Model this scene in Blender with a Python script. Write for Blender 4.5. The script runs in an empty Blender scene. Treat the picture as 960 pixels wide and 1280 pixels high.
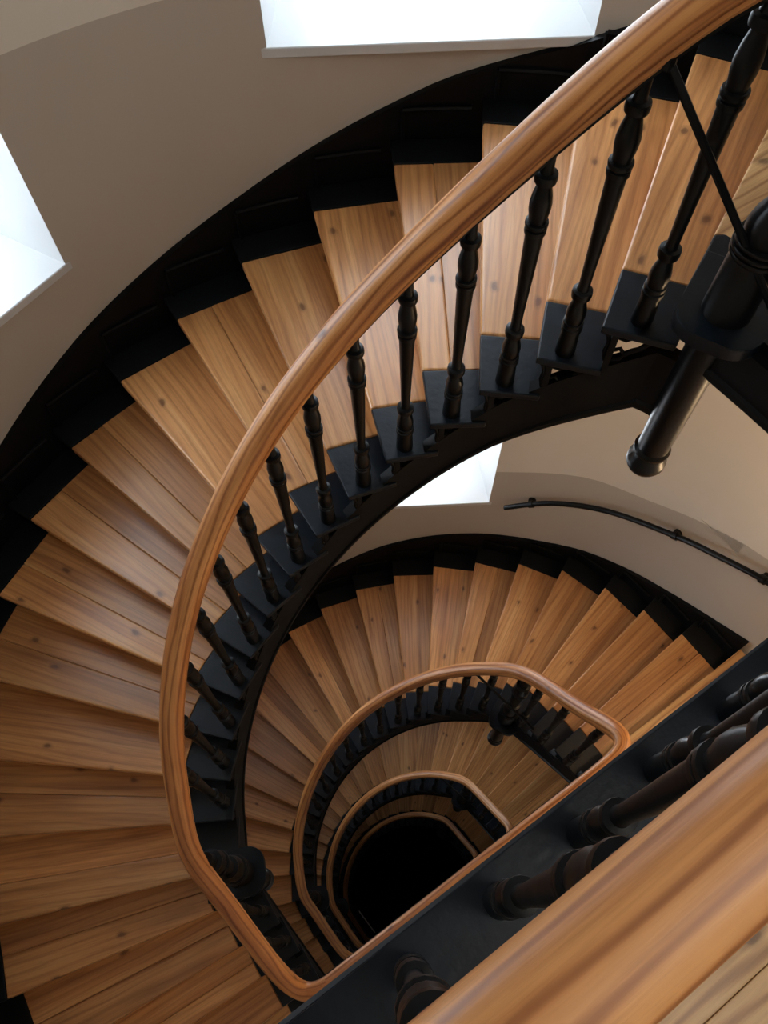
import bpy, bmesh, math, random
from mathutils import Vector, Matrix
S=0.165            # one stair riser in metres; all plan numbers below are in risers
PI=math.pi
sc=bpy.context.scene; COL=sc.collection
random.seed(4)
rad=math.radians
# ------------------------------------------------------------------ materials
def new_mat(name):
    m=bpy.data.materials.new(name); m.use_nodes=True
    nt=m.node_tree; b=nt.nodes['Principled BSDF']
    return m,nt,b
def N(nt,t,**k):
    n=nt.nodes.new(t)
    for a,v in k.items(): setattr(n,a,v)
    return n
def ramp(nt,stops):
    r=N(nt,'ShaderNodeValToRGB'); e=r.color_ramp.elements
    while len(e)<len(stops): e.new(.5)
    for el,(p,c) in zip(e,stops): el.position=p; el.color=(*c,1) if len(c)==3 else c
    return r
def wood(name,light,mid,dark,uv=False,rough=.33,scale=1.0,knots=.5,stripe=.5,vary=.18,bump=.12,gy=1.0,con=.45,coat=.25):
    m,nt,b=new_mat(name); L=nt.links.new
    tc=N(nt,'ShaderNodeTexCoord'); oi=N(nt,'ShaderNodeObjectInfo')
    add=N(nt,'ShaderNodeVectorMath',operation='ADD')
    mul=N(nt,'ShaderNodeVectorMath',operation='MULTIPLY'); mul.inputs[1].default_value=(37.1,11.3,5.7)
    comb=N(nt,'ShaderNodeCombineXYZ')
    for i in range(3): L(oi.outputs['Random'],comb.inputs[i])
    L(comb.outputs[0],mul.inputs[0]); L(tc.outputs['UV' if uv else 'Object'],add.inputs[0]); L(mul.outputs[0],add.inputs[1])
    def mapped(sx,sy,sz):
        mp=N(nt,'ShaderNodeMapping'); mp.inputs['Scale'].default_value=(sx*scale,sy*scale,sz*scale); L(add.outputs[0],mp.inputs[0]); return mp
    n1=N(nt,'ShaderNodeTexNoise'); n1.inputs['Scale'].default_value=1; n1.inputs['Detail'].default_value=5; n1.inputs['Distortion'].default_value=.6
    L(mapped(.9,17*gy,17*gy).outputs[0],n1.inputs['Vector'])
    n2=N(nt,'ShaderNodeTexNoise'); n2.inputs['Scale'].default_value=1; n2.inputs['Detail'].default_value=8; n2.inputs['Roughness'].default_value=.7
    L(mapped(4,120*gy,120*gy).outputs[0],n2.inputs['Vector'])
    n3=N(nt,'ShaderNodeTexNoise'); n3.inputs['Scale'].default_value=1; n3.inputs['Detail'].default_value=2
    L(mapped(1.6,3.2,3.2).outputs[0],n3.inputs['Vector'])
    # growth rings: distorted bands along the board
    wv=N(nt,'ShaderNodeTexWave',wave_type='BANDS',bands_direction='Y'); wv.inputs['Scale'].default_value=5.5; wv.inputs['Distortion'].default_value=9; wv.inputs['Detail'].default_value=3; wv.inputs['Detail Scale'].default_value=.7
    L(mapped(.28,1.6*gy,1.6*gy).outputs[0],wv.inputs['Vector'])
    r1=ramp(nt,[(.28,dark),(.5,mid),(.72,light)]); L(n1.outputs[0],r1.inputs[0])
    mx=N(nt,'ShaderNodeMix',data_type='RGBA',blend_type='MULTIPLY'); mx.inputs[0].default_value=stripe
    rs=ramp(nt,[(0,(.50,.37,.27)),(.2,(.86,.78,.70)),(.48,(1,1,1))]); L(wv.outputs[0],rs.inputs[0])
    L(r1.outputs[0],mx.inputs[6]); L(rs.outputs[0],mx.inputs[7])
    mx2=N(nt,'ShaderNodeMix',data_type='RGBA',blend_type='MULTIPLY'); mx2.inputs[0].default_value=con
    rf=ramp(nt,[(.3,(.55,.45,.38)),(.55,(1,1,1))]); L(n2.outputs[0],rf.inputs[0])
    L(mx.outputs[2],mx2.inputs[6]); L(rf.outputs[0],mx2.inputs[7])
    # blotches
    mx3=N(nt,'ShaderNodeMix',data_type='RGBA',blend_type='MULTIPLY'); mx3.inputs[0].default_value=.6
    rb=ramp(nt,[(.3,(.72,.62,.55)),(.6,(1,1,1))]); L(n3.outputs[0],rb.inputs[0])
    L(mx2.outputs[2],mx3.inputs[6]); L(rb.outputs[0],mx3.inputs[7])
    # knots
    vo=N(nt,'ShaderNodeTexVoronoi',feature='F1',voronoi_dimensions='2D'); vo.inputs['Scale'].default_value=1; vo.inputs['Randomness'].default_value=1
    nd=N(nt,'ShaderNodeTexNoise'); nd.inputs['Scale'].default_value=14; L(add.outputs[0],nd.inputs['Vector'])
    ns=N(nt,'ShaderNodeVectorMath',operation='SCALE'); ns.inputs['Scale'].default_value=.22; L(nd.outputs['Color'],ns.inputs[0])
    na=N(nt,'ShaderNodeVectorMath',operation='ADD'); L(mapped(3.6,6.5,6.5).outputs[0],na.inputs[0]); L(ns.outputs[0],na.inputs[1]); L(na.outputs[0],vo.inputs['Vector'])
    rk=ramp(nt,[(.0,(1,1,1)),(.045,(.85,.85,.85)),(.065,(.4,.4,.4)),(.12,(0,0,0))]); L(vo.outputs['Distance'],rk.inputs[0])
    sep=N(nt,'ShaderNodeSeparateColor'); L(vo.outputs['Color'],sep.inputs[0])
    gt=N(nt,'ShaderNodeMath',operation='GREATER_THAN'); gt.inputs[1].default_value=1-knots; L(sep.outputs[0],gt.inputs[0])
    kf=N(nt,'ShaderNodeMath',operation='MULTIPLY'); L(rk.outputs[0],kf.inputs[0]); L(gt.outputs[0],kf.inputs[1])
    kf2=N(nt,'ShaderNodeMath',operation='MULTIPLY'); kf2.inputs[1].default_value=.8; L(kf.outputs[0],kf2.inputs[0])
    mx4=N(nt,'ShaderNodeMix',data_type='RGBA'); L(kf2.outputs[0],mx4.inputs[0]); L(mx3.outputs[2],mx4.inputs[6]); mx4.inputs[7].default_value=(dark[0]*.2,dark[1]*.12,dark[2]*.10,1)
    # board-to-board variation
    hv=N(nt,'ShaderNodeHueSaturation'); mr=N(nt,'ShaderNodeMapRange'); mr.inputs[3].default_value=1-vary; mr.inputs[4].default_value=1+vary
    L(oi.outputs['Random'],mr.inputs[0]); L(mr.outputs[0],hv.inputs['Value']); L(mx4.outputs[2],hv.inputs['Color'])
    L(hv.outputs[0],b.inputs['Base Color'])
    rr=N(nt,'ShaderNodeMapRange'); rr.inputs[3].default_value=rough-.07; rr.inputs[4].default_value=rough+.12; L(n3.outputs[0],rr.inputs[0]); L(rr.outputs[0],b.inputs['Roughness'])
    bp=N(nt,'ShaderNodeBump'); bp.inputs['Strength'].default_value=bump; bp.inputs['Distance'].default_value=.004; L(n2.outputs[0],bp.inputs['Height']); L(bp.outputs[0],b.inputs['Normal'])
    b.inputs['Coat Weight'].default_value=coat; b.inputs['Coat Roughness'].default_value=.28
    return m
M_TREAD=wood('varnished_pine_tread',(.70,.385,.155),(.60,.285,.098),(.38,.155,.046),knots=.38,stripe=.38,con=.6)
M_RAIL=wood('polished_pine_rail',(.72,.355,.125),(.60,.262,.08),(.34,.115,.032),uv=True,knots=.05,stripe=.9,rough=.46,scale=1.3,vary=.03,gy=.95,con=.6,coat=.1)
M_FLOOR=wood('aged_pine_floor',(.68,.44,.21),(.60,.36,.155),(.40,.21,.08),knots=.35,stripe=.8,rough=.45,vary=.1,bump=.3)
def black(name,col=(.0045,.0055,.0065),rough=.36,bump=.25,bs=60,spec=.4):
    m,nt,b=new_mat(name); L=nt.links.new
    b.inputs['Specular IOR Level'].default_value=spec
    tc=N(nt,'ShaderNodeTexCoord'); n=N(nt,'ShaderNodeTexNoise'); n.inputs['Scale'].default_value=bs; n.inputs['Detail'].default_value=4
    L(tc.outputs['Object'],n.inputs['Vector'])
    vo=N(nt,'ShaderNodeTexNoise'); vo.inputs['Scale'].default_value=9; vo.inputs['Detail'].default_value=6; L(tc.outputs['Object'],vo.inputs['Vector'])
    r=ramp(nt,[(.35,tuple(c*.75 for c in col)),(.7,tuple(c*1.5 for c in col))]); L(vo.outputs[0],r.inputs[0]); L(r.outputs[0],b.inputs['Base Color'])
    mr=N(nt,'ShaderNodeMapRange'); mr.inputs[3].default_value=rough-.08; mr.inputs[4].default_value=rough+.16; L(vo.outputs[0],mr.inputs[0]); L(mr.outputs[0],b.inputs['Roughness'])
    ad=N(nt,'ShaderNodeMath',operation='ADD'); L(n.outputs[0],ad.inputs[0]); L(vo.outputs[0],ad.inputs[1])
    bp=N(nt,'ShaderNodeBump'); bp.inputs['Strength'].default_value=bump; bp.inputs['Distance'].default_value=.003; L(ad.outputs[0],bp.inputs['Height']); L(bp.outputs[0],b.inputs['Normal'])
    return m
M_BLK=black('black_gloss_paint_iron',(.002,.0026,.0033),.30,.12,60,.25)
M_PLATE=black('black_gloss_paint_plate',(.0025,.0055,.010),.34,.3,45,.27)  # blue of window reflections mixed into the black base colour
M_PANEL=black('black_paint_panelling',(.002,.0024,.003),.5,.15,30,.16)
M_STRING=black('black_paint_stringer',(.002,.0024,.003),.5,.15,30,.2)
M_STRIP=black('black_paint_tread_ends',(.0025,.0035,.005),.5,.15,30,.22)
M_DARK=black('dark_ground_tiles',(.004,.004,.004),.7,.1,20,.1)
def plaster(name,col,rough=.8):
    m,nt,b=new_mat(name); L=nt.links.new
    tc=N(nt,'ShaderNodeTexCoord'); n=N(nt,'ShaderNodeTexNoise'); n.inputs['Scale'].default_value=1.3; n.inputs['Detail'].default_value=3; L(tc.outputs['Object'],n.inputs['Vector'])
    r=ramp(nt,[(.3,tuple(c*.96 for c in col)),(.7,tuple(min(1,c*1.03) for c in col))]); L(n.outputs[0],r.inputs[0]); L(r.outputs[0],b.inputs['Base Color'])
    n2=N(nt,'ShaderNodeTexNoise'); n2.inputs['Scale'].default_value=60; n2.inputs['Detail'].default_value=4; L(tc.outputs['Object'],n2.inputs['Vector'])
    bp=N(nt,'ShaderNodeBump'); bp.inputs['Strength'].default_value=.08; bp.inputs['Distance'].default_value=.003; L(n2.outputs[0],bp.inputs['Height']); L(bp.outputs[0],b.inputs['Normal'])
    b.inputs['Roughness'].default_value=rough; return m
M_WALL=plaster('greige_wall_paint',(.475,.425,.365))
M_WALL2=plaster('pale_wall_plaster',(.70,.655,.58))
M_WHITE=plaster('white_satin_paint',(.56,.57,.575),.4)
M_SOFFIT=plaster('off_white_soffit_plaster',(.6,.56,.48))
def emit(name,col,st):
    m,nt,b=new_mat(name); b.inputs['Base Color'].default_value=(.8,.8,.8,1); b.inputs['Emission Color'].default_value=(*col,1); b.inputs['Emission Strength'].default_value=st
    return m
W0=6.7
M_SKY=emit('daylit_window_glass',(.80,.90,1.0),W0)
M_SKYLOW=emit('dim_daylit_window_glass',(.85,.92,1.0),W0*1.0)
M_ADDGLOW=emit('added_window_glow',(.8,.9,1.0),W0*.9)  # glow for the unseen windows added beside the third flight
M_ADDGLOWLOW=emit('added_window_glow_low',(.8,.9,1.0),W0*.16)  # weaker glow for the unseen windows added beside the lowest flight
M_LAMP=emit('warm_lamp_glass',(1.0,.68,.38),30)
M_FILLTOP=emit('ceiling_fill_glow',(1.0,.95,.88),9)  # glow of the fill globe added out of view
m,nt,b=new_mat('pale_metal'); b.inputs['Metallic'].default_value=.8; b.inputs['Base Color'].default_value=(.7,.7,.7,1); b.inputs['Roughness'].default_value=.4; M_METAL=m
# ------------------------------------------------------------------ mesh helpers (input in risers)
def obj(name,bm,mat,parent=None,smooth=False,loc=(0,0,0),rz=0,label=None,kind=None,cat=None,group=None,scaled=False):
    if not scaled:
        for v in bm.verts: v.co*=S
    bmesh.ops.recalc_face_normals(bm,faces=bm.faces)
    me=bpy.data.meshes.new(name); bm.to_mesh(me); bm.free()
    for mm in (mat if isinstance(mat,(list,tuple)) else [mat]): me.materials.append(mm)
    if smooth:
        for p in me.polygons: p.use_smooth=True
        try: me.set_sharp_from_angle(angle=rad(38))
        except Exception: pass
    o=bpy.data.objects.new(name,me); COL.objects.link(o)
    o.location=Vector(loc)*S; o.rotation_euler=(0,0,rz)
    if parent: o.parent=parent
    if label: o['label']=label
    if cat: o['category']=cat
    if group: o['group']=group
    if kind: o['kind']=kind
    return o
def thing(name,loc,rz,label,cat,group=None,kind=None):
    o=bpy.data.objects.new(name,None); COL.objects.link(o); o.empty_display_size=.1
    o.location=Vector(loc)*S; o.rotation_euler=(0,0,rz)
    if label: o['label']=label
    if cat: o['category']=cat
    if group: o['group']=group
    if kind: o['kind']=kind
    return o
def prism(bm,poly,z0,z1,bev=0,seg=2,z1s=None):
    vb=[bm.verts.new((x,y,z0)) for x,y in poly]; vt=[bm.verts.new((x,y,z1 if z1s is None else z1s[i])) for i,(x,y) in enumerate(poly)]
    fs=[bm.faces.new(vt),bm.faces.new(vb[::-1])]; n=len(poly)
    for i in range(n): fs.append(bm.faces.new((vb[i],vb[(i+1)%n],vt[(i+1)%n],vt[i])))
    if bev:
        es={e for f in fs for e in f.edges}
        bmesh.ops.bevel(bm,geom=list(es),offset=bev,segments=seg,affect='EDGES',profile=.6)
def box(bm,x0,x1,y0,y1,z0,z1,bev=0): prism(bm,[(x0,y0),(x1,y0),(x1,y1),(x0,y1)],z0,z1,bev)
def sweep(bm,sec,path,closed=True,vertical=False,caps=True,uvl=None):
    """sec: (lateral, vertical) points; path: 3-D points. lateral is to the right of travel."""
    P=[Vector(p) for p in path]; rings=[]; d=0; ds=[]
    for i,p in enumerate(P):
        t=(P[min(i+1,len(P)-1)]-P[max(i-1,0)]).normalized()
        r=Vector((t.y,-t.x,0)).normalized(); u=Vector((0,0,1)) if vertical else r.cross(t)
        if u.z<0: u=-u
        rings.append([bm.verts.new(p+r*a+u*b) for a,b in sec]); 
        if i: d+=(P[i]-P[i-1]).length
        ds.append(d)
    n=len(sec); per=[0]
    for k in range(n): per.append(per[-1]+math.dist(sec[k],sec[(k+1)%n]))
    uv=bm.loops.layers.uv.verify() if uvl else None
    for i in range(len(P)-1):
        for k in range(n if closed else n-1):
            k2=(k+1)%n
            f=bm.faces.new((rings[i][k],rings[i][k2],rings[i+1][k2],rings[i+1][k]))
            if uvl:
                vals=((ds[i],per[k]),(ds[i],per[k+1]),(ds[i+1],per[k+1]),(ds[i+1],per[k]))
                for l,(a,b) in zip(f.loops,vals): l[uv].uv=(a*S,b*S)
    if closed and caps:
        bm.faces.new(rings[0][::-1]); bm.faces.new(rings[-1])
def circle_sec(r,n=8): return [(r*math.cos(2*PI*k/n),r*math.sin(2*PI*k/n)) for k in range(n)]
def tube(bm,path,r,n=8):
    """tube usable for any direction"""
    P=[Vector(p) for p in path]; rings=[]; ref=None
    for i,p in enumerate(P):
        t=(P[min(i+1,len(P)-1)]-P[max(i-1,0)]).normalized()
        if ref is None: ref=Vector((0,0,1)) if abs(t.z)<.9 else Vector((1,0,0))
        a=t.cross(ref).normalized(); b=a.cross(t).normalized(); ref=b
        rings.append([bm.verts.new(p+a*r*math.cos(2*PI*k/n)+b*r*math.sin(2*PI*k/n)) for k in range(n)])
    for i in range(len(P)-1):
        for k in range(n): bm.faces.new((rings[i][k],rings[i][(k+1)%n],rings[i+1][(k+1)%n],rings[i+1][k]))
    bm.faces.new(rings[0][::-1]); bm.faces.new(rings[-1])
def lathe(bm,prof,n=20,c=(0,0)):
    rings=[]
    for z,r in prof:
        rings.append([bm.verts.new((c[0]+r*math.cos(2*PI*k/n),c[1]+r*math.sin(2*PI*k/n),z)) for k in range(n)])
    for i in range(len(rings)-1):
        for k in range(n): bm.faces.new((rings[i][k],rings[i][(k+1)%n],rings[i+1][(k+1)%n],rings[i+1][k]))
    bm.faces.new(rings[0][::-1]); bm.faces.new(rings[-1])
# ------------------------------------------------------------------ stair plan
LAND=[0,-20,-44,-64,-86]          # landing levels
RISE=[1,1,20/24,22/24]
T0=[3,-1,-1,-1]                   # nosing index of the landing edge on each storey
def zt(s,t): return LAND[s]-(t-T0[s])*RISE[s]
RIN={-1:(5.3,-1.24),0:(5.3,-.06),1:(5.3,1.06),2:(5.3,2.0),3:(5.10,2.72)}
ROUT={-1:(12.1,-1.24),0:(12.13,.48),1:(12.1,2.15),2:(11.94,3.93),3:(11.42,5.80)}
LIN={18:(-5.3,2.2),19:(-5.3,1.45),20:(-5.3,.55),21:(-5.3,-.33),22:(-5.3,-1.24)}
LOUT={18:(-11.6,4.75),19:(-12.03,3.05),20:(-12.1,1.25),21:(-12.1,.05),22:(-12.1,-1.24)}
def polar(R,a): return (R*math.cos(rad(a)),R*math.sin(rad(a)))
def inner(j):
    if j in RIN: return RIN[j]
    if j in LIN: return LIN[j]
    return polar(5.69,37.2+8.43*(j-4))
def outer(j):
    if j in ROUT: return ROUT[j]
    if j in LOUT: return LOUT[j]
    return polar(12.79,35.25+8.67*(j-4))
def ins_pt(fn,t):
    """smooth interpolation of a per-nosing table"""
    t=max(-1,min(22,t)); k=int(math.floor(t)); k=min(k,21); f=t-k
    g=lambda q: Vector(fn(max(-1,min(22,q))))
    p0,p1,p2,p3=g(k-1),g(k),g(k+1),g(k+2)
    if k==-1: p0=p1*2-p2
    if k+2>22: p3=p2*2-p1
    return .5*((2*p1)+(-p0+p2)*f+(2*p0-5*p1+4*p2-p3)*f*f+(-p0+3*p1-3*p2+p3)*f**3)
def railpt(t):
    p=ins_pt(inner,t); q=ins_pt(outer,t); d=(q-p).normalized()
    if p.x>5.28 or t<3: k=.10
    elif t>17.5: k=.2
    else: k=.25
    # ease
    k=.10+(.25-.10)*max(0,min(1,(t-2)/2.0)) if t<4 else (.25 if t<17 else .2)
    return p+d*k
def uvec(j):
    p=Vector(inner(j)); q=Vector(outer(j)); return p,q,(q-p).normalized()
PW=1.27     # width of the black end plate
OW=.83      # width of the black strip at the wall
words=['first','second','third','fourth','fifth','sixth','seventh','eighth','ninth','tenth','eleventh','twelfth','thirteenth','fourteenth','fifteenth','sixteenth','seventeenth','eighteenth','nineteenth','twentieth','twenty-first','twenty-second','twenty-third','twenty-fourth']
FL=['uppermost flight','second flight down','third flight down','lowest flight']
# ------------------------------------------------------------------ treads
def make_tread(s,j):
    z=zt(s,j); rise=RISE[s]
    p,q,d=uvec(j); pb,qb,db=uvec(j-1)
    n=Vector((-d.y,d.x)); 
    if n.dot(pb-p)<0: n=-n
    nb=Vector((-db.y,db.x)); nb=nb if nb.dot(p-pb)<0 else -nb
    U=p+d*PW; W=q+d*OW; back=.22
    Pb=pb+nb*back; Ub=pb+db*PW+nb*back; Qb=qb+nb*back; Wb=qb+db*OW+nb*back
    rz=math.atan2((q+qb-p-pb).y,(q+qb-p-pb).x)
    o=thing('stair_tread',(p.x,p.y,z),rz,'honey pine stair tread with black ends, %s below the landing in the %s'%(words[j-T0[s]-1],FL[s]),'stair tread','pine treads of the %s'%FL[s])
    R=Matrix.Rotation(-rz,2)
    L=lambda v:tuple(R@(v-p))
    th=.24
    fr=random.choice([0,.45,.52,0,.4] if s==0 else [0,0,0,0,.5])
    if fr==0:
        bm=bmesh.new(); prism(bm,[L(v) for v in (U,q,Qb,Ub)],-th,0,.06,3); obj('tread_board',bm,M_TREAD,o)
    else:
        f1=U.lerp(Ub,fr); f2=q.lerp(Qb,fr+random.uniform(-.04,.04))
        bm=bmesh.new(); prism(bm,[L(v) for v in (U,q,f2,f1)],-th,0,.05,3); obj('tread_board',bm,M_TREAD,o)
        bm=bmesh.new(); prism(bm,[L(v) for v in (f1,f2,Qb,Ub)],-th,-.004,.012,1); obj('tread_board',bm,M_TREAD,o)
    bm=bmesh.new(); prism(bm,[L(v) for v in (p,U-d*.01,Ub-db*.01,Pb)],-.15,.0,.03,2); obj('end_plate',bm,M_PLATE,o,label='black iron end plate of the tread')
    bm=bmesh.new(); prism(bm,[L(v) for v in (q+d*.01,W,Wb,Qb+db*.01)],-th,.0,.03,2); obj('wall_strip',bm,M_STRIP,o,label='black painted strip of the tread against the wall')
    # riser board under this nosing, set back from it
    a=p+n*.2+d*.05; c=W+n*.2; a2=a+n*.1; c2=c+n*.1
    bm=bmesh.new(); m_=U+n*.2; m2=m_+n*.1; prism(bm,[L(v) for v in (m_,c,c2,m2)],-rise+.01,-th+.02); obj('riser',bm,M_TREAD,o)
    # ornate bracket below the plate: riser piece plus scrollwork with open holes
    bm=bmesh.new(); prism(bm,[L(v) for v in (a,m_,m2,a2)],-rise+.01,-.14)
    e=(Vector(inner(j-1))-p); ln=e.length; e=e/ln; e3=Vector((e.x,e.y,0)); 
    def W3(u,w): # u along the well edge from the nosing backwards, w height
        v=p+d*.10+e*u; r_=R@(v-p); return (r_.x,r_.y,w)
    # small corbel under the nosing and S-scroll
    tube(bm,[W3(.06,-.14),W3(.14,-.26),W3(.18,-.4),W3(.16,-.6),W3(.2,-.8),W3(.3,-1.0)],.04,6)
    tube(bm,[W3(.16,-.66),W3(.28,-.8),W3(.42,-.74),W3(.46,-.6),W3(.38,-.5),W3(.30,-.56)],.035,6)
    tube(bm,[W3(.46,-.62),W3(.56,-.50),W3(.66,-.42),W3(.74,-.28),W3(.80,-.15)],.045,6)
    tube(bm,[W3(.24,-.15),W3(.30,-.27),W3(.42,-.30),W3(.5,-.22),W3(.46,-.15)],.03,6)
    obj('scroll_bracket',bm,M_STRING,o,label='black cast scroll bracket under the end plate')
    return o
for s in range(4):
    for j in range(T0[s]+1,23): make_tread(s,j)
# ------------------------------------------------------------------ handrails
RSEC=[(-.215,-.10),(-.222,.0),(-.218,.10),(-.196,.18),(-.15,.235),(-.08,.262),(0,.27),(.08,.262),(.15,.235),(.196,.18),(.218,.10),(.222,0),(.215,-.10),(.19,-.15),(.175,-.16),(.17,-.21),(.13,-.25),(-.13,-.25),(-.17,-.21),(-.175,-.16),(-.19,-.15)]
HL=5.60
HL0=5.42
def hrail(s,t):
    if s==0:
        a=23.9+(t-3)*8.6
        pts=[(20,5.35),(38,5.25),(50,5.05),(60,4.98),(75,5.05),(90,5.2),(105,5.35),(117,5.55),(140,5.6),(300,5.6)]
    else: return 5.6
    for (a0,h0),(a1,h1) in zip(pts,pts[1:]):
        if a<=a1: return h0+(h1-h0)*max(0,(a-a0)/(a1-a0))
    return 5.6
YL=[-1.83,-1.5,-1.5,-1.5]
def rail_path(s):
    zl,zn=LAND[s],LAND[s+1]; y=YL[s]; P=[]
    xs=-12.9 if s==0 else -4.75
    n=50 if s==0 else 24
    for k in range(n+1): P.append((xs+(4.8-xs)*k/n,y,zl+(HL0 if s==0 else HL)))
    yc=y+.6
    for k in range(1,7):
        a=-PI/2+PI/2*k/6; P.append((4.8+.6*math.cos(a),yc+.6*math.sin(a),zl+(HL0 if s==0 else HL)))
    if s==0:
        for yy in (-.7,-.1,.5,1.1,1.6): P.append((5.4,yy,zl+HL0))
        ts=[3+.25*k for k in range(1,78)]
    else: ts=[-.7+.25*k for k in range(0,92)]
    for t in ts:
        if t>22: break
        q=railpt(t)
        if q.y< -.5 and t<3: continue
        if q.y< -.8 and t>18: continue
        z=zt(s,t)-.5*RISE[s]+hrail(s,t)
        z=max(zn+HL,min(zl+HL,z)); P.append((q.x,q.y,z))
    yn=YL[s+1] if s<3 else -1.5; yc=yn+.6
    for k in range(0,7):
        a=PI+PI/2*k/6; P.append((-4.9+.6*math.cos(a),yc+.6*math.sin(a),zn+HL))
    P.append((-4.75,yn,zn+HL))
    # smooth the path a little
    P=[Vector(p) for p in P]
    for _ in range(5):
        Q=P[:]
        for i in range(1,len(P)-1): Q[i]=P[i]*.5+(P[i-1]+P[i+1])*.25
        P=Q
    return P
RAILS=[rail_path(s) for s in range(4)]
rl=['thick honey pine handrail of the top landing running down the uppermost flight','honey pine handrail curving down the second flight, seen below the landing edge','honey pine handrail of the third flight down, inside the bigger rail','darkest innermost handrail of the lowest flight']
for s in range(4):
    bm=bmesh.new(); sweep(bm,RSEC,RAILS[s],uvl=True)
    o=obj('handrail',bm,M_RAIL,smooth=True,label=rl[s],cat='handrail',group='pine handrails of the stairwell')
    bm=bmesh.new(); sweep(bm,[(-.10,-.30),(-.10,-.24),(.10,-.24),(.10,-.30)],RAILS[s]); obj('rail_band',bm,M_BLK,o,label='flat black iron band under the wooden rail')
def rail_z(s,x,y):
    b=min(RAILS[s],key=lambda p:(p.x-x)**2+(p.y-y)**2); return b.z
# ------------------------------------------------------------------ balusters
def ring(z,r,h,base):  # little torus profile
    return [(z-h,base),(z-h*.8,r*.9+base*.1),(z-h*.35,r),(z+h*.35,r),(z+h*.8,r*.9+base*.1),(z+h,base)]
PROF=[(-.01,.165),(.10,.165),(.42,.15),(.52,.148)]+ring(.60,.17,.045,.148)+ring(.71,.165,.04,.14)+[(.80,.145),(.90,.158),(1.0,.15),(1.12,.12),(1.22,.095)]+ring(1.34,.158,.085,.095)+[(1.48,.085),(1.7,.088),(2.2,.10),(2.8,.118),(3.3,.130),(3.42,.132)]+ring(3.50,.158,.05,.13)+ring(3.62,.165,.045,.125)+[(3.72,.128),(3.85,.150),(3.98,.155),(4.12,.135),(4.28,.098)]+ring(4.39,.155,.08,.095)+[(4.52,.082),(4.75,.08),(5.0,.078)]
bm=bmesh.new(); lathe(bm,PROF,18)
for v in bm.verts: v.co*=S
bal0=obj('baluster',bm,M_BLK,smooth=True,scaled=True,cat='baluster')
first=[True]
def place_bal(x,y,z,ztop,label,group):
    o=bal0 if first[0] else bal0.copy()
    if not first[0]: COL.objects.link(o)
    first[0]=False
    o.location=(x*S,y*S,z*S); o.scale=(1,1,(ztop-z)/5.0)
    o.rotation_euler=(0,0,random.uniform(0,6)); o['label']=label; o['group']=group; o['category']='baluster'
for s in range(4):
    for j in range(T0[s]+1,23):
        if j==18 or (j==3 and s>0): continue      # newel posts stand here
        p=railpt(j-.5)
        if j==4 and s==0: p=Vector(polar(6.02,32))
        place_bal(p.x,p.y,zt(s,j),rail_z(s,p.x,p.y)-.2,'black turned iron baluster on the %s tread below the landing in the %s'%(words[j-T0[s]-1],FL[s]),'black balusters of the %s'%FL[s])
near={-2:'nearest the bottom edge of the photo',-1:'second from the bottom edge',0:'third from the bottom edge',1:'fourth from the bottom edge',2:'fifth from the bottom edge'}
k=0
for i in range(-9,6):
    x=-2.78+1.04*(i+2)
    if i<-4 : continue
    nm={-4:'far left, out past the frame corner',-3:'just left of the frame bottom',-2:'lowest in the photo',-1:'second lowest in the photo',0:'middle one of five in view',1:'fourth from the bottom of the photo',2:'fifth from the bottom of the photo',3:'sixth from the bottom, by the frame edge',4:'next to the landing corner',5:'at the landing corner'}[i]
    if x>5.0: continue
    place_bal(x,-1.76,0,HL0-.22,'black turned baluster on the top landing edge, '+nm,'black balusters of the top landing')
for i,y in enumerate((-.9,.1,1.0)):
    place_bal(5.5,y,0,HL0-.22,'black baluster on the side edge of the top landing, '+['by the corner','in the middle','next to the post'][i],'black balusters of the top landing')
ln=['first landing below','second landing below','third landing below']
for s in (1,2,3):
    for i in range(9):
        place_bal(-4.4+1.1*i,-1.5,LAND[s],LAND[s]+HL-.2,'black baluster under the straight rail of the %s, %s from the left'%(ln[s-1],words[i]),'black balusters of the lower landings')
# ------------------------------------------------------------------ newel posts with pendants and tie rods
NPROF=[(-.02,.36),(.0,.345),(1.05,.325)]+ring(1.12,.37,.04,.32)+ring(1.21,.375,.04,.32)+ring(1.30,.36,.04,.30)+[(1.38,.30),(1.5,.31),(1.7,.27),(1.9,.19),(2.02,.17)]+ring(2.14,.27,.09,.17)+[(2.3,.17),(2.6,.19),(3.2,.23),(3.6,.24)]+ring(3.72,.3,.06,.23)+[(3.85,.25),(4.05,.28),(4.3,.2),(4.4,.17)]+ring(4.52,.26,.08,.16)+[(4.7,.15),(5.15,.15)]
PPROF=[(-.2,.33),(-.5,.30),(-2.6,.285),(-3.35,.275),(-3.42,.275),(-3.47,.32),(-3.53,.32),(-3.58,.285),(-3.7,.30),(-3.8,.345),(-3.92,.35),(-4.02,.31),(-4.10,.2),(-4.13,.05)]
def rounded_plate(bm,hw,back,r,z0,z1):
    pts=[(-hw,back)]
    for k in range(0,9):
        a=PI+PI/2*k/8; pts.append((-hw+r+r*math.cos(a),-.62+r+r*math.sin(a)))
    for k in range(0,9):
        a=1.5*PI+PI/2*k/8; pts.append((hw-r+r*math.cos(a),-.62+r+r*math.sin(a)))
    pts.append((hw,back)); prism(bm,pts,z0,z1,.04,2)
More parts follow.
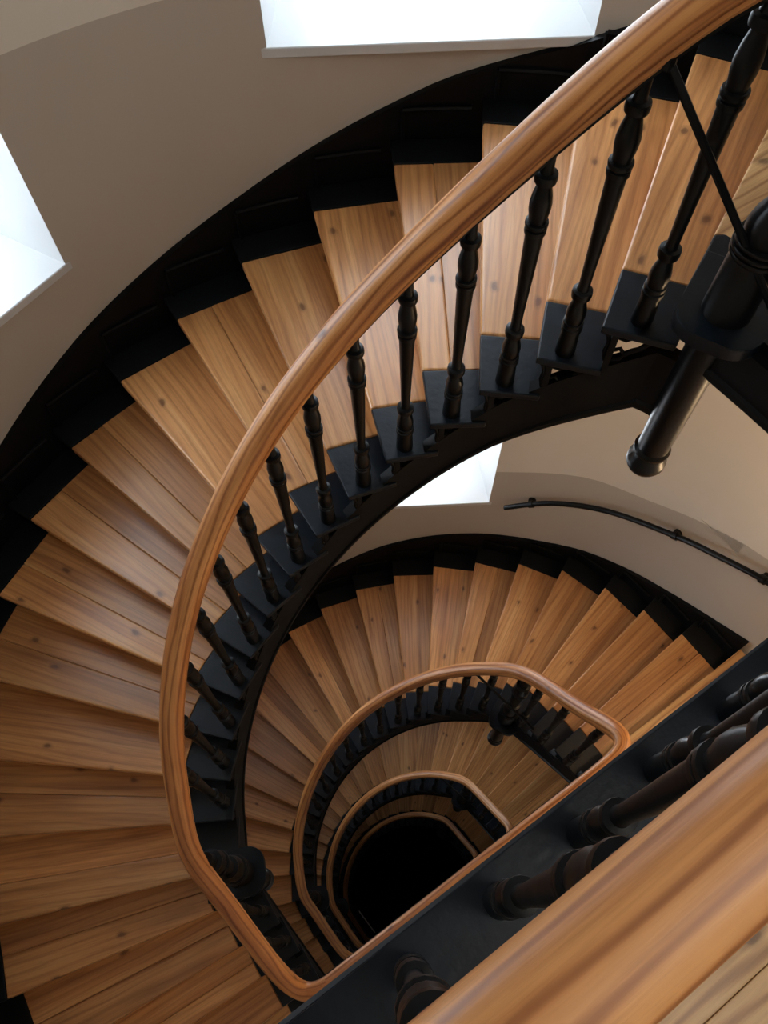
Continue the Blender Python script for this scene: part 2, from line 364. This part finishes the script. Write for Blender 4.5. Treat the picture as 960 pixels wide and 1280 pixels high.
def newel(s,side):
    if side=='r': x,y,zz,ang,j=5.33,2.16,(0 if s==0 else zt(s,3)),25,3
    else: x,y,zz,ang,j=-5.3,2.02,zt(s,18),155,18
    rz=rad(ang)+PI/2   # local -y points to the well
    where='at the %s bend of the well, %s'%('right' if side=='r' else 'left',FL[s])
    o=thing('newel_post',(x,y,zz),rz,'black newel post with pendant '+where,'newel post','iron newel posts of the stairwell')
    ztop=rail_z(s,x,y)-zz-.2
    bm=bmesh.new(); lathe(bm,NPROF,28)
    for v in bm.verts: 
        if v.co.z>1.5: v.co.z=1.5+(v.co.z-1.5)*(ztop-1.5)/(5.15-1.5)
    obj('post_shaft',bm,M_BLK,o,smooth=True)
    bm=bmesh.new()
    # the base plate overhangs the well in a rounded nose
    pts=[]
    r=.42
    for k in range(0,9):
        a=PI/2+PI/2*k/8; pts.append((-.62+r+r*math.cos(a), .62-r+r*math.sin(a)))
    for k in range(0,9):
        a=PI+PI/2*k/8; pts.append((-.62+r+r*math.cos(a),-.62+r+r*math.sin(a)))
    pts+= [(.95,-.62),(.95,.62)]
    a=rad(ang)
    bm2=bm; prism(bm2,pts,-.22,.025,.03,2)
    bmesh.ops.rotate(bm,verts=bm.verts,cent=(0,0,0),matrix=Matrix.Rotation(rad(ang)-rz,3,'Z'))
    obj('base_plate',bm,M_PLATE,o,label='black plate with rounded nose under the post')
    bm=bmesh.new(); lathe(bm,PPROF,28); obj('pendant',bm,M_BLK,o,smooth=True,label='black pendant with rounded end hanging below the post')
for s in range(4):
    newel(s,'r'); newel(s,'l')
def rod(a,b,label):
    bm=bmesh.new(); A,Bv=Vector(a),Vector(b); tube(bm,[a,b],.052,8)
    lathe(bm,[(A.z-.07,.08),(A.z+.07,.08)],8,(A.x,A.y)); lathe(bm,[(Bv.z-.05,.09),(Bv.z+.05,.09)],8,(Bv.x,Bv.y))
    obj('tie_rod',bm,M_BLK,smooth=True,label=label,cat='tie rod',group='iron tie rods beside the posts')
rod((4.50,3.72,3.05),(5.42,1.10,.06),'thin black iron tie rod slanting in front of the top right post')
for s in (1,2,3):
    z3=zt(s,3); rod((4.45,3.72,z3+3.9),(5.42,1.0,z3+2.0),'thin black tie rod slanting past the right post in the %s'%FL[s])
# ------------------------------------------------------------------ stringers (cut string with moulded lower edge)
def stringer_path(s,off,t0,t1,step=.25):
    P=[]; t=t0
    while t<=t1+1e-6:
        p=ins_pt(inner,t); q=ins_pt(outer,t); d=(q-p).normalized(); P.append((p.x+d.x*off,p.y+d.y*off,zt(s,t))); t+=step
    return P
for s in range(4):
    t0=T0[s]
    P=stringer_path(s,.16,t0 if s else 2.5,22)
    if s==0: P=[(a,b,min(c,0)-.42*max(0,min(1,(5.5-(-c+3))/2.5))) for a,b,c in P]
    bm=bmesh.new()
    # right of travel: path runs counter-clockwise, right = away from the centre (towards the wall)
    sec=[(-.12,-.92),(-.12,-2.12),(-.17,-2.16),(-.17,-2.26),(-.12,-2.30),(-.10,-2.40),(.18,-2.40),(.12,-.92)]
    if RISE[s]<1: sec=[(a,b*(.9)) for a,b in sec]
    sweep(bm,sec,P,vertical=True)
    zl=LAND[s]
    # landing fascia continues the string
    yl=-1.30 if s else -1.45
    x0=-12.95
    if s==0:
        F=[(5.30,2.4,zl),(5.34,1.2,zl),(5.36,-.6,zl),(5.36,yl+.04,zl)]
        sweep(bm,[(-.12,-.2),(-.12,-.9),(-.17,-.94),(-.17,-1.04),(-.12,-1.08),(-.10,-1.14),(.18,-1.14),(.12,-.2)],F[::-1],vertical=True)
    fx=[(x0,yl-.06,zl),(5.4,yl-.06,zl)]
    sweep(bm,[(-.06,-.2),(-.06,-.9),(-.11,-.94),(-.11,-1.04),(-.06,-1.14),(.2,-1.14),(.2,-.2)],fx,vertical=True)
    obj('stair_stringer',bm,M_STRING,smooth=False,label='black moulded stringer along the well edge of the '+FL[s],cat='stringer',group='black stringers of the stairwell')
# ------------------------------------------------------------------ landings
def planks(bm,x0,x1,y0,y1,z1,w=.85,th=.2):
    y=y1; k=0
    while y>y0+.05:
        yy=max(y0,y-w+.0); box(bm,x0,x1,yy+.006,y,z1-th,z1-.0,.012); y-=w
bm=bmesh.new(); planks(bm,-12.95,12.95,-9.5,-2.73,0)
planks(bm,6.58,12.95,-2.73,1.6,0)
# wedge of boards up to the landing nosing
d3=(Vector(ROUT[3])-Vector(RIN[3])).normalized(); A=Vector(RIN[3])
U3=A+d3*PW; Q3=Vector(ROUT[3])
prism(bm,[(6.58,1.61),(12.1,1.61),(Q3.x+.55,Q3.y-1.2),(Q3.x,Q3.y),(U3.x,U3.y),(6.4,3.2)],-.22,0,.03)
obj('floor',bm,M_FLOOR,kind='structure')
bm=bmesh.new()
E0=[(-12.95,-1.45),(5.38,-1.45),(5.38,1.9),(5.1,2.72),(U3.x,U3.y),(6.39,3.19),(6.57,1.6),(6.57,-2.72),(-12.95,-2.72)]
prism(bm,E0,-.24,.005,.03,2)
obj('trim_1',bm,M_PLATE,kind='structure',label='black painted iron border along the landing edge')
bm=bmesh.new()
prism(bm,[(12.11,1.6),(12.98,1.6),(12.98,4.4),tuple(Vector(Q3)+d3*OW),(Q3.x,Q3.y),(Q3.x+.5,Q3.y-1.2)],-.22,.004,.02); obj('trim_2',bm,M_PLATE,kind='structure')
bm=bmesh.new(); box(bm,-13,13,-9.5,-1.75,-1.1,-.22); box(bm,5.7,13,-1.75,2.2,-1.1,-.22); obj('floor',bm,M_SOFFIT,kind='structure')
for s in (1,2,3):
    z=LAND[s]; bm=bmesh.new(); planks(bm,-12.95,12.95,-9.5,-2.5,z); box(bm,-12.95,-6.58,-2.49,-1.24,z-.2,z,.03); box(bm,6.58,12.95,-2.49,-1.24,z-.2,z,.03); obj('floor',bm,M_FLOOR,kind='structure')
    bm=bmesh.new(); box(bm,-6.57,6.57,-2.49,-1.24,z-.24,z+.004,.03); obj('trim_1',bm,M_PLATE,kind='structure')
    bm=bmesh.new(); box(bm,-13,13,-9.5,-1.6,z-1.1,z-.22); obj('floor',bm,M_SOFFIT,kind='structure')
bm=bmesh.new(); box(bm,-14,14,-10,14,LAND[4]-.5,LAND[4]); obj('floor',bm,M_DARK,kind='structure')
bm=bmesh.new(); 
a=Vector((-4.88,2.25,0)); b_=Vector((-4.6,-.78,0)); 
prism(bm,[(-4.95,2.25),(-4.81,2.25),(-4.53,-.78),(-4.67,-.78)],LAND[4],LAND[4]+.12,.02); obj('floor_strip',bm,M_METAL,label='thin pale metal strip on the dark ground floor at the bottom of the well',cat='floor strip')
# ------------------------------------------------------------------ walls
RW=13.75
XW=13.1
A0=5.0
def rw(a):
    a=min(a,180-a); pts=[(5,13.15),(10,13.27),(18,13.53),(26,13.72),(32,13.75),(91,13.75)]
    for (a0,h0),(a1,h1) in zip(pts,pts[1:]):
        if a<=a1: return h0+(h1-h0)*max(0,(a-a0)/(a1-a0))
    return RW
ZTOP=15.5; ZB=-86.4
WIN=[ # angle range, sill z, head z, pane material
 (43.7,71.8,-1.55,7.4),(94.8,122.5,-4.85,6.5),
 (43.7,71.8,-21.75,-13.0),(94.8,122.5,-25.0,-16.0),
 (43.7,71.8,-41.9,-33.4),(94.8,122.5,-45.2,-36.6),(43.7,71.8,-62.0,-53.5),(94.8,122.5,-65.5,-57.0)]  # unseen windows added to light the lower storeys
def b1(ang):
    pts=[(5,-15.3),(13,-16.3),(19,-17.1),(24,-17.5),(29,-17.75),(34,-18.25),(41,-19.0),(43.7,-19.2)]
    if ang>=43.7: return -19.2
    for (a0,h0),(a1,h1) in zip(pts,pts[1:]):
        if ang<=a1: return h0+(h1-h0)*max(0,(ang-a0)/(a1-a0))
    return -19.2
angs=sorted(set([A0+k*(180-2*A0)/68 for k in range(69)]+[43.7,71.8,94.8,122.5]))
angs=[a for i,a in enumerate(angs) if i==0 or a-angs[i-1]>.3 or a in (43.7,71.8,94.8,122.5)]
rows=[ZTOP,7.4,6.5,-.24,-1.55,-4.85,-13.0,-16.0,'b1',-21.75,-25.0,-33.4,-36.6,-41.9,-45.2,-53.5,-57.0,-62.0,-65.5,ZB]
light={0,1,2,6,7}   # rows given the paler wall tone
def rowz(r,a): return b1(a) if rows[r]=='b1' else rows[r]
bm=bmesh.new()
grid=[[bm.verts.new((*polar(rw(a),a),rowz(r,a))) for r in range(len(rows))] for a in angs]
def in_win(am,z0,z1):
    for w in WIN:
        if w[0]<am<w[1] and z1>=w[2]-.01 and z0<=w[3]+.01 and (z0+z1)/2>w[2] and (z0+z1)/2<w[3]: return True
for i in range(len(angs)-1):
    am=(angs[i]+angs[i+1])/2
    for r in range(len(rows)-1):
        z0,z1=rowz(r,am),rowz(r+1,am)
        if in_win(am,z0,z1): continue
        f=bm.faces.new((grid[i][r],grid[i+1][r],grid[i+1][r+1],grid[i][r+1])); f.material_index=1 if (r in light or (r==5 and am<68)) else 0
# outer skin so that the wall is a solid half metre thick
RO=18.6
for i in range(len(angs)-1):
    am=(angs[i]+angs[i+1])/2
    v=[(*polar(RO,angs[i]),ZTOP),(*polar(RO,angs[i+1]),ZTOP),(*polar(RO,angs[i+1]),ZB),(*polar(RO,angs[i]),ZB)]
    bm.faces.new([bm.verts.new(q) for q in v])
wall=obj('wall_front',bm,[M_WALL,M_WALL2],kind='structure')
for p in wall.data.polygons: p.use_smooth=True
try: wall.data.set_sharp_from_angle(angle=rad(30))
except Exception: pass
def window(n,a0,a1,zs,zh,mat):
    am=(a0+a1)/2; nrm=Vector(polar(1,am)); tg=Vector((-nrm.y,nrm.x))
    A=Vector(polar(RW,a0)); B=Vector(polar(RW,a1)); dep=3.7; splay=math.tan(rad(7))*dep
    A2=A+nrm*dep+tg*splay; B2=B+nrm*dep-tg*splay
    o=thing('window_%d'%n,(0,0,0),0,None,None,kind='structure')
    def quad(bm,a,b,c,d):
        bm.faces.new([bm.verts.new(q) for q in (a,b,c,d)])
    bm=bmesh.new(); e=.35
    for (q,q2,sg) in ((A,A2,-1),(B,B2,1)):
        o1=q+tg*sg*e; o2=q2+tg*sg*e
        poly=[tuple(q),tuple(q2),tuple(o2),tuple(q+tg*sg*e+nrm*.12)]
        prism(bm,poly,zs-.1,zh+.3)
    obj('window_jambs',bm,M_WHITE,o,label='white painted splayed reveal')
    bm=bmesh.new(); prism(bm,[tuple(v) for v in (A,B,B2,A2)],zh,zh+.3); obj('window_head',bm,M_WHITE,o)
    # sill board, straight front edge with little ears
    bm=bmesh.new(); ea=.16
    Af=A-tg*ea-nrm*.03; Bf=B+tg*ea-nrm*.03; Ab=A-tg*ea+nrm*.10; Bb=B+tg*ea+nrm*.10
    prism(bm,[tuple(v) for v in (Af,Bf,Bb,B+nrm*.12,B2,A2,A+nrm*.12,Ab)],zs-.22,zs,.02,1)
    obj('window_sill',bm,M_WHITE,o,label='white sill board with straight front edge')
    # frame with mullion and pane
    bm=bmesh.new(); w_=(B2-A2).length; c=(A2+B2)/2-nrm*.25
    def bar(u0,u1,z0,z1,d0=0,d1=.22):
        P=[c+tg*u0+nrm*d0,c+tg*u1+nrm*d0,c+tg*u1+nrm*d1,c+tg*u0+nrm*d1]; prism(bm,[tuple(v) for v in P],z0,z1,.02,1)
    h=w_/2+.05
    bar(-h,-h+.4,zs,zh); bar(h-.4,h,zs,zh); bar(-.22,.22,zs,zh); bar(-h,h,zs,zs+.4); bar(-h,h,zh-.4,zh); bar(-h,h,zs+(zh-zs)*.68,zs+(zh-zs)*.68+.25)
    obj('window_frame',bm,M_WHITE,o)
    bm=bmesh.new(); P=[c+tg*-h+nrm*.1,c+tg*h+nrm*.1,c+tg*h+nrm*.16,c+tg*-h+nrm*.16]; prism(bm,[tuple(v) for v in P],zs+.1,zh-.1)
    obj('window_pane',bm,mat,o,label='glowing window glass')
mats=[M_SKY,M_SKY,M_SKYLOW,M_SKYLOW,M_ADDGLOW,M_ADDGLOW,M_ADDGLOWLOW,M_ADDGLOWLOW]
for n,w in enumerate(WIN): window(n+1,*w,mats[n])
# straight side walls and back wall
ya=rw(A0)*math.sin(rad(A0))
def side_wall(name,sg):
    bm=bmesh.new(); rr=[ZTOP,-.24,-13.0,None,-21.75,ZB]
    ys=[ya,-1.4,-9.6]
    zb={ya:-15.3,-1.4:-14.4,-9.6:-14.4} if sg>0 else {y:-19.2 for y in ys}
    for k in range(len(ys)-1):
        for r in range(len(rr)-1):
            def zz(q,y): return zb[y] if rr[q] is None else rr[q]
            f=bm.faces.new([bm.verts.new(v) for v in ((sg*XW,ys[k],zz(r,ys[k])),(sg*XW,ys[k+1],zz(r,ys[k+1])),(sg*XW,ys[k+1],zz(r+1,ys[k+1])),(sg*XW,ys[k],zz(r+1,ys[k])))])
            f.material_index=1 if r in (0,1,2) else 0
    bmesh.ops.remove_doubles(bm,verts=bm.verts,dist=.001)
    box(bm,min(sg*(XW+.05),sg*(XW+2)),max(sg*(XW+.05),sg*(XW+2)),-9.6,ya,ZB,ZTOP)
    obj(name,bm,[M_WALL,M_WALL2],kind='structure')
side_wall('wall_right',1); side_wall('wall_left',-1)
bm=bmesh.new(); box(bm,-15,15,-11,-9.55,ZB,ZTOP); obj('wall_back',bm,M_WALL2,kind='structure')
bm=bmesh.new(); box(bm,-19,19,-11,19,ZTOP,ZTOP+1); obj('ceiling',bm,M_WHITE,kind='structure')
# ------------------------------------------------------------------ black panelling along the wall
def wpt(j_t,off=0):
    """point on the panel face at parameter t"""
    q=ins_pt(outer,j_t); p=ins_pt(inner,j_t); d=(q-p).normalized(); r=q+d*(OW-.03-off); return r
def wh(s,t):
    a=35.25+8.67*(t-4)
    if s==0: pts=[(20,.35),(45,.42),(56,.78),(68,.85),(77,.85),(86,.98),(96,1.15),(111,1.25),(180,1.3)]
    else: pts=[(-10,.6),(20,.6),(32,.62),(44,1.16),(53,1.48),(63,1.75),(75,1.72),(180,1.4)]
    for (a0,h0),(a1,h1) in zip(pts,pts[1:]):
        if a<=a1: return h0+(h1-h0)*max(0,(a-a0)/(a1-a0))
    return h1
for s in range(4):
    bm=bmesh.new(); P=[]; t=T0[s]
    if s==0: P=[]
    while t<=22.01:
        q=wpt(t); P.append((q,zt(s,t)+wh(s,t))); t+=.25
    prev=None
    for q,z in P:
        d=q.normalized() if abs(q.x)<11.8 else Vector((1 if q.x>0 else -1,0))
        o2=q+d*.25
        zb=z-4.2
        cur=[bm.verts.new((q.x,q.y,zb)),bm.verts.new((q.x,q.y,z)),bm.verts.new((o2.x,o2.y,z)),bm.verts.new((o2.x,o2.y,zb))]
        if prev:
            for k in range(4): bm.faces.new((prev[k],prev[(k+1)%4],cur[(k+1)%4],cur[k]))
        else: bm.faces.new(cur)
        prev=cur
    bm.faces.new(prev[::-1])
    # raised stepped mouldings, one frame per tread
    for j in range(T0[s]+1,23):
        z=zt(s,j); r=RISE[s]
        a=[wpt(j-1+k*.25+.12,.05) for k in range(4)]
        top=z+.52+wh(s,j-.5)*.35
        sweep(bm,circle_sec(.055,6),[(v.x,v.y,top) for v in a])
        v=a[-1]; tube(bm,[(v.x,v.y,top),(v.x,v.y,z-.6)],.055,6)
        v=wpt(j-.5,.05)
    obj('trim_%d'%(20+s),bm,M_PANEL,kind='structure',label='black panelled dado following the stairs')
# panelling round the top landing beyond the stairs
bm=bmesh.new()
box(bm,12.90,13.05,-9.5,4.6,0,1.35,.03)
q=wpt(3); prism(bm,[(12.9,4.4),(13.1,4.4),(q.x+.25,q.y+.1),(q.x,q.y)],0,1.35,.02)
obj('baseboard_right',bm,M_PANEL,kind='structure')
bm=bmesh.new(); box(bm,-12.99,12.89,-9.54,-9.4,0,1.35,.03); obj('baseboard_back',bm,M_PANEL,kind='structure')
# ------------------------------------------------------------------ wall handrail on the second flight
def catm(pts,n=8):
    P=[Vector(p) for p in pts]; out=[]
    for i in range(len(P)-1):
        p0=P[max(i-1,0)];p1=P[i];p2=P[i+1];p3=P[min(i+2,len(P)-1)]
        for k in range(n):
            f=k/n; out.append(.5*((2*p1)+(-p0+p2)*f+(2*p0-5*p1+4*p2-p3)*f*f+(-p0+3*p1-3*p2+p3)*f**3))
    out.append(P[-1]); return out
wr=[(*polar(13.32,40.8),-21.2),(*polar(13.32,33.3),-19.8),(*polar(13.3,24.3),-18.7),(12.62,3.0,-17.25),(12.62,1.42,-16.15),(12.62,-.05,-15.25),(12.62,-1.4,-14.7)]
path=catm(wr)
w=bmesh.new(); tube(w,path,.11,10)
wo=obj('wall_handrail',w,M_BLK,smooth=True,label='thin black round handrail on brackets along the pale wall of the second flight',cat='handrail')
for idx in (5,24,40):
    p=path[idx]; t=(path[idx+1]-path[idx-1]).normalized(); out=Vector((p.x,p.y,0)).normalized() if idx<30 else Vector((1,0,0))
    w=bmesh.new(); tube(w,[p-Vector((0,0,.05)),p-Vector((0,0,.22)),p+out*.12-Vector((0,0,.32)),p+out*.36-Vector((0,0,.32))],.045,8)
    tube(w,[p-t*.10,p+t*.10],.15,12)
    tube(w,[p+out*.32-Vector((0,0,.32)),p+out*.42-Vector((0,0,.32))],.16,12)
    obj('wall_bracket',w,M_BLK,wo,smooth=True)
# ------------------------------------------------------------------ warm lamp below the landing, added fill globe above
def lamp(x,y,z,r,mat,label,drop=0):
    o=thing('globe_light',(x,y,z),0,label,'lamp')
    w=bmesh.new(); bmesh.ops.create_uvsphere(w,u_segments=24,v_segments=12,radius=r); 
    for v in w.verts: v.co.z-=r+.1+drop
    obj('lamp_globe',w,mat,o,smooth=True)
    if drop:
        w=bmesh.new(); lathe(w,[(-drop-.25,.3),(-drop-.05,.3),(-drop-.04,.05),(-.1,.05)],12); obj('lamp_cord',w,M_BLK,o)
    w=bmesh.new(); lathe(w,[(-.15,r*.4),(-.05,r*.6),(0,r*.6)],20); obj('lamp_base',w,M_BLK,o)
lamp(10.0,-3.8,-1.1,.9,M_LAMP,'round warm glass lamp hanging under the top landing',6.5)
lamp(2.0,-6.5,ZTOP,1.6,M_FILLTOP,'unseen fill globe added on the ceiling to light the top landing')  # invented fill source that brightens the top landing
# ------------------------------------------------------------------ world, camera
w=bpy.data.worlds.new('world'); sc.world=w; w.use_nodes=True
bg=w.node_tree.nodes['Background']; bg.inputs[0].default_value=(.75,.87,1,1); bg.inputs[1].default_value=.6
cam=bpy.data.cameras.new('camera'); co=bpy.data.objects.new('camera',cam); COL.objects.link(co)
cam.sensor_fit='VERTICAL'; cam.sensor_height=24; cam.lens=24*1000/1280; cam.clip_start=.02; cam.clip_end=200
CM=Matrix(((0.8211071,0.5106416,-0.2550065),(-0.5706843,0.7265588,-0.3826639),(-0.0101269,0.4597363,0.8879978)))
co.matrix_world=Matrix.Translation(Vector((-2.70,-1.35,8.5))*S)@CM.to_4x4()
sc.camera=co
vs=sc.view_settings; vs.view_transform='Standard'; vs.look='None'; vs.gamma=1; vs.use_curve_mapping=False; vs.exposure=.4
